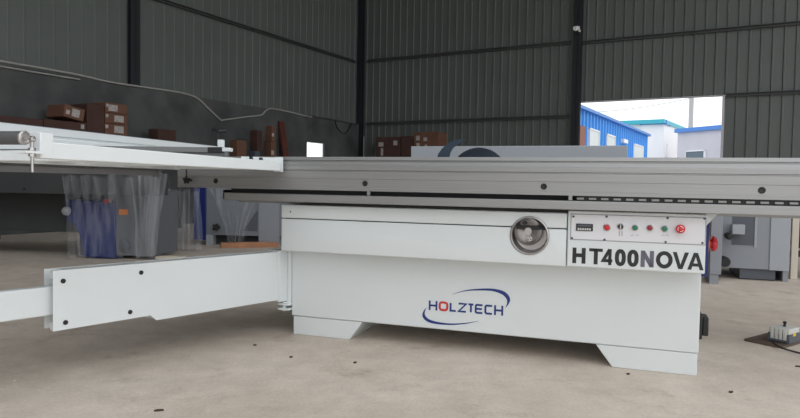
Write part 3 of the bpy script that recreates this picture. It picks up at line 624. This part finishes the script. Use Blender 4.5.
MB().lathe(((x0+x1)/2, .15, .082), (0, 0, 1), [(.008, 0), (.006, .016), (.010, .020), (.010, .028), (0, .031)], n=16).build('lever_knob', M['black'], BR, smooth=True)
MB().box(x1-.001, x1+.001, .12, .15, .04, .055).build('yellow_mark', M['yellow'], BR)
def FL(x, y, z=.006): q = onz(x, y, z); return tuple(q)
cp = catmull([FL(771, 333, .05), FL(771, 339, .02), FL(775, 344, .017), FL(782, 348, .016), FL(790, 350.5, .01), FL(800, 353, .006), FL(815, 356, .006), FL(840, 360, .006)], 6)
o = MB().tube(cp, .0048, 8).build('power_cable', M['dark'], None, smooth=True); tag(o, 'thin dark cable trailing from the breaker off to the right', 'cable')
for i, (x, y, l, r_, lab) in enumerate(((291, 357.5, .03, .2, 'small dark wood chip on floor below the left foot'), (355, 363, .035, .9, 'small dark scrap on the floor right of the left foot'), (628, 374.5, .03, .3, 'small brown chip on floor left of the right foot'), (731, 392.5, .04, .5, 'small dark splinter on floor in front of the right foot'), (800, 367, .08, -.2, 'dark scrap on floor at the right edge below the breaker'), (255, 345.5, .03, -.3, 'small dark chip on floor under the swing arm'), (159, 411, .06, .2, 'dark flake on the floor near the bottom left'), (14, 381, .02, .4, 'pale crumb on the floor near the left edge'))):
    l *= .6; q = onz(x, y, 0); m = MB(); m.prism([(-l/2, -.004), (-l*.1, -.007), (l/2, -.002), (l*.4, .005), (-l*.3, .006)], 0.0005, .006, lambda u, v, t: (u, v, t))
    o = m.build('floor_scrap', M['cream'] if i == 7 else M['cartond']); o.location = q; o.rotation_euler = (0, 0, r_); tag(o, lab, 'scrap', 'scraps on the floor')
# ------------------------------------------------------------------ cartons along the walls
def carton(px0, px1, pytop, pybot, wall, off, depth, rot, label, mm='carton', labs=(), group='cartons along the wall', name='cardboard_box'):
    """box whose room-facing side spans px0..px1 / pytop..pybot on the plane `off` out of the wall"""
    f = lw if wall == 'l' else bw; W = Wl if wall == 'l' else Wb
    sA, zA = f(px0, pybot, off); sB, zB = f(px1, pybot, off); _, zT = f((px0+px1)/2, pytop, off); zB_ = f((px0+px1)/2, pybot, off)[1]
    sc = (sA+sB)/2; w_ = abs(sB-sA); c0 = W(sc, off-depth/2, zB_)
    yaw = (YW if wall == 'b' else YW+math.pi/2)
    r = empty(name, c0, yaw, label, 'box', group)
    # local x along wall, local y into the wall (back) ; for left wall local x runs away from the camera
    sg = -1
    h_ = zT-zB_; m = MB(); m.box(-w_/2, w_/2, -depth/2, depth/2, 0, h_); b = m.build('carton_body', M[mm], r, bevel=.006)
    m = MB(); m.box(-w_/2+.01, w_/2-.01, -.03, .03, h_, h_+.002); m.build('packing_tape', M['cartond'], r)
    for lx, lz, lw_, lh in labs:
        m = MB(); m.box(-w_/2+w_*lx, -w_/2+w_*(lx+lw_), -depth/2-.003, -depth/2, h_*lz, h_*(lz+lh)); m.build('paper_label', M['paper'], r)
    if rot: r.rotation_euler = (0, rot, yaw)
    return r, zB_
G1 = 'cartons stacked on the rack at left'
# stack of three, with labels
zz = []
for k, (yt, yb, lab) in enumerate(((103.5, 113.5, 'cardboard box with a white label, topmost of the labelled stack by the left wall'), (113.8, 123.8, 'cardboard box with a white label, middle of the labelled stack by the left wall'), (124.1, 135, 'cardboard box with a white label, lowest of the labelled stack by the left wall'))):
    r, z_ = carton(105.5-.3*k, 127.5, yt, yb, 'l', .75, .62, 0, lab, labs=((.12 if k == 0 else .40, .2, .42, .62), (.02, .55, .12, .3)), group=G1); zz.append(z_)
r, z1_ = carton(87, 104.2, 104.5, 135, 'l', .75, .55, 0, 'added dark box standing for the dark side of the labelled stack', 'cartond', group=G1)  # stack's dark side face, put in as a separate darker carton
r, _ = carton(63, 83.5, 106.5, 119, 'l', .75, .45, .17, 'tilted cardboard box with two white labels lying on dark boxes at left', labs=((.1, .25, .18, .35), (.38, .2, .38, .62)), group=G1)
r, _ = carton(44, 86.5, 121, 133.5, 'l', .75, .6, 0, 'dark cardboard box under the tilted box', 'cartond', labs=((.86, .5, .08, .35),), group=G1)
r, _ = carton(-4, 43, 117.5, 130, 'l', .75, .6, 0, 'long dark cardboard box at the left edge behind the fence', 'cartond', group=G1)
def rack(sx0, sx1, off0, off1, z, W, label, yaw):
    c0 = W((sx0+sx1)/2, (off0+off1)/2, 0); r = empty('storage_rack', c0, yaw, label, 'rack'); w_ = abs(sx1-sx0)/2; d_ = abs(off1-off0)/2
    MB().box(-w_, w_, -d_, d_, z-.04, z-.003).build('shelf', M['girt'], r)
    for sx in (-1, 1):
        for sy in (-1, 1): MB().box(sx*(w_-.03)-.03, sx*(w_-.03)+.03, sy*(d_-.03)-.03, sy*(d_-.03)+.03, 0, z-.04).build('leg', M['girt'], r)
    return r
sA = lw(-6, 130, .75)[0]; sB = lw(129, 130, .75)[0]
rk_z = min(zz[2], lw(95, 135, .70)[1], lw(65, 133.5, .75)[1], lw(20, 130, .75)[1])
rack(sA, sB, .1, .78, rk_z, Wl, 'dark steel rack under the cartons along the left wall', YW+math.pi/2)
# further along the left wall
G2 = 'cartons near the far end of the left wall'
r, za = carton(158, 176, 129.5, 146, 'l', .6, .25, 0, 'brown cardboard box seen just above the fence, alone by the left wall', 'cartond', group=G2)
r, zb_ = carton(237, 246.5, 140.5, 158, 'l', .7, .2, 0, 'brown cardboard box between the clamp knob and the dark case', group=G2)
r, _ = carton(271, 276, 141.5, 158, 'l', .7, .2, 0, 'brown cardboard box with small label, lower of the pair left of the board', labs=((.05, .2, .5, .25),), group=G2)
r, _ = carton(271.5, 275.5, 126, 141.2, 'l', .7, .18, 0, 'brown cardboard box with small label, upper of the pair left of the board', labs=((.1, .3, .5, .22),), group=G2)
r, _ = carton(257, 262, 130.5, 151, 'l', .75, .2, 0, 'dark brown case with rounded top beside the brown cardboard pair', 'cartond', group=G2)
r, _ = carton(255, 260, 151.2, 158, 'l', .78, .2, 0, 'blue grey box under the dark brown case', 'greyd', group=G2)
for s_a, s_b, zz_, lab in ((148, 178, za, 'steel rack under the lone cardboard box by the left wall'), (228, 247.5, zb_, 'steel rack under the box near the clamp knob'), (248.4, 277, lw(270, 158, .7)[1], 'steel rack under the dark case and the paired boxes')):
    rack(lw(s_a, 158, .7)[0], lw(s_b, 158, .7)[0], .22, .82, min(zz_, lw(253, 158, .8)[1]) if s_a > 240 else zz_, Wl, lab, YW+math.pi/2)
# tall reddish board leaning against the left wall
s0b, _ = lw(284.5, 122, .16); s1b, _ = lw(279.5, 122, .16); zt_b = lw(282, 121.5, .16)[1]
m = MB(); m.prism([(.11, zt_b), (.50, 0), (.55, 0), (.16, zt_b)], s0b, s1b, lambda u, v, t: Wl(t, u, v)); o = m.build('wooden_board', M['redwood']); tag(o, 'tall reddish brown board leaning against the left wall', 'board')
# near the corner, by the back wall
G3 = 'cartons by the back wall'
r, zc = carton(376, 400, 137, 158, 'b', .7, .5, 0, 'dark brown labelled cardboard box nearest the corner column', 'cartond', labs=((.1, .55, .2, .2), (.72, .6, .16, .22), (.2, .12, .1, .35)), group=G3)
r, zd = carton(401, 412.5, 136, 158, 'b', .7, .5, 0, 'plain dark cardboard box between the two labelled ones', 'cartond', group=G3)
r, zd2 = carton(413.5, 438.5, 132, 150, 'b', .7, .5, 0, 'reddish brown labelled cardboard box just left of the saw riving knife', 'carton', labs=((.1, .55, .14, .25), (.4, .5, .14, .2), (.12, .1, .12, .3), (.45, .1, .1, .2)), group=G3)
rack(bw(374, 157, .7)[0], bw(440, 157, .7)[0], .15, .8, min(zc, zd), Wb, 'steel rack under the cartons by the back wall', YW)
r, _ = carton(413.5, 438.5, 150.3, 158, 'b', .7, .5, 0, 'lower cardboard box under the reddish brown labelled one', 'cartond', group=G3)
# ------------------------------------------------------------------ pipes, cables, camera
def wl(x, y, off=.13): s, z = lw(x, y, off); return Wl(s, off, z)
pp = [wl(x, y) for x, y in ((-20, 64), (0, 66.3), (40, 73), (80, 79.5))]
o = MB().tube(catmull(pp, 6), .013, 8).build('conduit_pipe', M['pipe'], smooth=True); tag(o, 'short lower conduit running along the top of the left masonry', 'conduit')
pp = [wl(x, y) for x, y in ((-20, 57.5), (0, 61), (50, 69.5), (84, 76), (110, 82), (140, 86.5), (180, 92.5), (197, 98), (208, 108), (220, 119.2), (224, 119.8), (245, 117), (261, 115), (266, 110.5), (273, 108.6), (290, 112), (306, 116), (312, 116.8))]
o = MB().tube(catmull(pp, 5), .016, 8).build('conduit_pipe', M['pipe'], smooth=True); tag(o, 'long bent grey conduit sagging below the cladding of the left wall', 'conduit')
pp = [wl(x, y, .125) for x, y in ((306, 117), (313, 115.8), (318, 117.5), (330, 119), (345, 122), (357, 124))]
o = MB().tube(catmull(pp, 5), .02, 8).build('cable_bundle', M['girt'], smooth=True); bundle = o; tag(o, 'dark cable bundle from the conduit end to the corner column, one loop hanging down', 'cable')
pp = [wl(x, y, .125) for x, y in ((335, 120), (337, 127), (342, 133), (346, 133), (350, 127), (352, 123))]
o = MB().tube(catmull(pp, 6), .012, 8).build('cable_loop', M['black'], bundle, smooth=True)
s_, _ = bw(363.8, 150, .5); q = Wb(s_, .5, 0); zt2 = bw(363.8, 136.5, .5)[1]
o = MB().cyl((0, 0, 0), (0, 0, zt2), .012, n=10).build('upright_pipe', M['pipe'], smooth=True); o.location = q; tag(o, 'thin pale upright pipe standing by the corner column', 'pipe')
s_, z_ = bw(577.5, 30, .2); q = Wb(s_, .16, z_); SCm = empty('security_camera', q, YW, 'small white security camera high on the dark column', 'camera')
MB().box(-.03, .03, -.02, .02, -.10, -.02).build('bracket', M['black'], SCm, bevel=.004)
MB().lathe((-.02, -.05, .04), (-.4, -1, -.3), [(0, -.06), (.05, -.06), (.055, .06), (.045, .07), (.03, .055), (0, .055)], n=20).build('camera_housing', M['owhite'], SCm, smooth=True)
MB().lathe((.05, -.04, -.02), (.3, -1, -.3), [(0, -.03), (.03, -.03), (.03, .03), (0, .035)], n=16).build('lamp', M['ivory'], SCm, smooth=True)
# ------------------------------------------------------------------ the yard seen through the opening
def ground(p): return np.array([p[0], p[1], 0])
def bld(name, corners, ztop, mm, label, cat='building', thick=6.):
    """corners: world xy of the front base line, extruded back"""
    a_, b_ = corners; d_ = (b_-a_)[:2]; L2 = float(np.linalg.norm(d_)); rz = math.atan2(d_[1], d_[0])
    r = empty(name, (a_[0], a_[1], -.03), rz, label, cat); return r, L2, rz
# blue clad hut: wall recedes from left-near to right-far
A0 = ground(dp(566, 120, 23)); B0 = ground(dp(647, 140, 38))
rB, L2, rz = bld('blue_building', (A0, B0), 4, 'obl', 'bright blue clad building with white windows outside the opening')
def onw(x, y, rz=rz, A0=A0):
    q0 = A0; e1 = np.array([math.cos(rz), math.sin(rz), 0]); e2 = np.array([-e1[1], e1[0], 0]); r = ray(x, y); t = ((q0-cam0)@e2)/(r@e2); w = cam0+r*t-q0; return w@e1, w[2]+.03
zt_ = onw(647, 136)[1]; zt0_ = onw(580, 109)[1]; print('blue tops', zt_, zt0_)
m = MB()
pr = [(0, 0)]; k = 1
while k*.55 < L2: pr += [(k*.55, 0), (k*.55+.04, -.07), (k*.55+.12, -.07), (k*.55+.16, 0)]; k += 1
pr = [p for p in pr if p[0] < L2]+[(L2, 0)]; zz0 = lambda s: zt0_+(zt_-zt0_)*(s-onw(580, 109)[0])/(L2-onw(580, 109)[0])
n = len(pr); m.add([(s, d, 0) for s, d in pr]+[(s, d, zz0(s)) for s, d in pr], [(i, i+1, i+1+n, i+n) for i in range(n-1)])
m.prism([(0, 0), (L2, 0), (L2, zz0(L2)), (0, zz0(0))], .01, 7, lambda u, v, t: (u, t, v)); m.build('wall', M['obl'], rB)
m = MB(); m.prism([(-.1, zz0(0)-.02), (L2+.1, zz0(L2)-.02), (L2+.1, zz0(L2)+.10), (-.1, zz0(0)+.10)], -.2, 7.1, lambda u, v, t: (u, t, v)); m.build('roof', M['obluer'], rB)
def win(x0, y0, x1, y1, parent, f, mm='owin', d=-.09):
    a_, za_ = f(x0, y0); b_, zb2 = f(x1, y0); _, zc_ = f((x0+x1)/2, y1); zt3 = (za_+zb2)/2; a_, b_ = min(a_, b_), max(a_, b_); t = .06
    m = MB()
    for u0, u1, w0, w1 in ((a_, a_+t, zc_, zt3), (b_-t, b_, zc_, zt3), (a_, b_, zt3-t, zt3), (a_, b_, zc_, zc_+t)): m.box(u0, u1, d-.04, 0, w0, w1)
    fr = m.build('window', M['owhite'], parent); m = MB(); m.box(a_+t, b_-t, d, 0, zc_+t, zt3-t); m.build('pane', M[mm], fr)
win(587, 129.5, 597, 152, rB, onw); win(604.5, 135, 613, 153, rB, onw); win(632, 145, 641.5, 160, rB, onw)
a_, z_ = onw(622, 141.5); MB().box(a_-.5, a_+.5, -.2, 0, z_-.08, z_+.10).build('vent_hood', M['owhite'], rB)
a_, z_ = onw(583, 127); m = MB(); m.box(0, a_, -.10, -.02, 0, z_); m.build('brick_patch', M['brick'], rB)
# white building with teal roof edge
A1 = ground(dp(612, 130, 46)); B1 = ground(dp(664, 130, 44)); rW, L3, rz1 = bld('white_building', (A1, B1), 6, 'owhite', 'white building with teal roof edge, behind the blue one outside')
f1 = lambda x, y: onw(x, y, rz1, A1); zt3 = f1(640, 124.5)[1]
MB().box(-2, L3, 0, 9, 0, zt3).build('wall', M['owhite'], rW)
MB().box(-2.2, L3+.1, -.4, 9.1, zt3, zt3+.28).build('roof_edge', M['oteal'], rW)
# its lower wing receding to the right
A2 = ground(dp(664, 130, 44.)); B2 = ground(dp(677, 135, 50)); d2 = B2-A2; L4 = float(np.linalg.norm(d2)); rz2 = math.atan2(d2[1], d2[0]); rW2 = empty('side_wing', (0, 0, 0), 0); rW2.parent = rW; rW2.matrix_parent_inverse = (Matrix.Translation((A1[0], A1[1], -.03)) @ Matrix.Rotation(rz1, 4, 'Z')).inverted(); rW2.location = (A2[0], A2[1], -.03); rW2.rotation_euler = (0, 0, rz2)
f2 = lambda x, y: onw(x, y, rz2, A2); za_, zb_2 = f2(664.5, 124.5)[1], f2(676.5, 133)[1]
MB().prism([(0, 0), (L4, 0), (L4, zb_2), (0, za_)], 0, 1.5, lambda u, v, t: (u, t, v)).build('wall', M['owhite'], rW2)
MB().prism([(0, za_), (L4, zb_2), (L4, zb_2+.3), (0, za_+.3)], -.15, 1.6, lambda u, v, t: (u, t, v)).build('roof_edge', M['obluer'], rW2)
win(665.5, 145.5, 672, 158, rW2, f2, 'oglass'); 
a_, z_ = f2(675, 149.5); MB().box(a_-.2, a_+.2, -.2, 0, z_-.15, z_+.15).build('wall_lamp', M['opole'], rW2)
A3 = ground(dp(677.5, 140, 42)); B3 = ground(dp(735, 140, 38)); rG, L5, rz3 = bld('grey_building', (A3, B3), 6, 'ogrey', 'grey rendered building with blue roof edge seen at right of the opening')
f3 = lambda x, y: onw(x, y, rz3, A3); zt4 = f3(700, 131)[1]
MB().box(0, L5, 0, 8, 0, zt4).build('wall', M['ogrey'], rG)
MB().box(-.1, L5+.1, -.2, 8.1, zt4, zt4+.25).build('roof_edge', M['obluer'], rG)
win(686.5, 150.5, 706, 162, rG, f3, 'oglass')
q = ground(dp(690.5, 130, 58)); zt5 = H+58*(ray(690.5, 90)[2]); 
o = MB().cyl((0, 0, -.03), (0, 0, zt5+.6), .22, .20, n=16).build('utility_pole', M['opole'], smooth=True); o.location = q; tag(o, 'grey utility pole rising in front of the grey building', 'pole')
w0 = dp(540, 112.5, 57); w1 = dp(690, 98.5, 57.5); wp = [w0+(w1-w0)*t-np.array([0, 0, .45*math.sin(math.pi*t)]) for t in np.linspace(0, 1, 16)]
o = MB().tube(wp, .035, 6).build('overhead_wire', M['opole'], smooth=True); tag(o, 'thin overhead wire crossing the sky to the utility pole', 'wire')
# ------------------------------------------------------------------ camera, light, view
cd = bpy.data.cameras.new('camera'); co = bpy.data.objects.new('camera', cd); C.objects.link(co)
cd.sensor_width = 36; cd.lens = F*36/800; cd.clip_start = .05; cd.clip_end = 400
Rm = Matrix(((rgt[0], upv[0], -fwd[0]), (rgt[1], upv[1], -fwd[1]), (rgt[2], upv[2], -fwd[2])))
co.matrix_world = Matrix.Translation(Vector(cam0)) @ Rm.to_4x4()
sc = bpy.context.scene; sc.camera = co
wd = bpy.data.worlds.new('overcast_sky'); sc.world = wd; wd.use_nodes = True
bg = wd.node_tree.nodes['Background']; bg.inputs['Color'].default_value = (.95, .975, 1, 1); bg.inputs['Strength'].default_value = 1.15
sc.view_settings.view_transform = 'Standard'; sc.view_settings.look = 'None'; sc.view_settings.exposure = .42; sc.view_settings.gamma = 1; sc.view_settings.use_curve_mapping = False
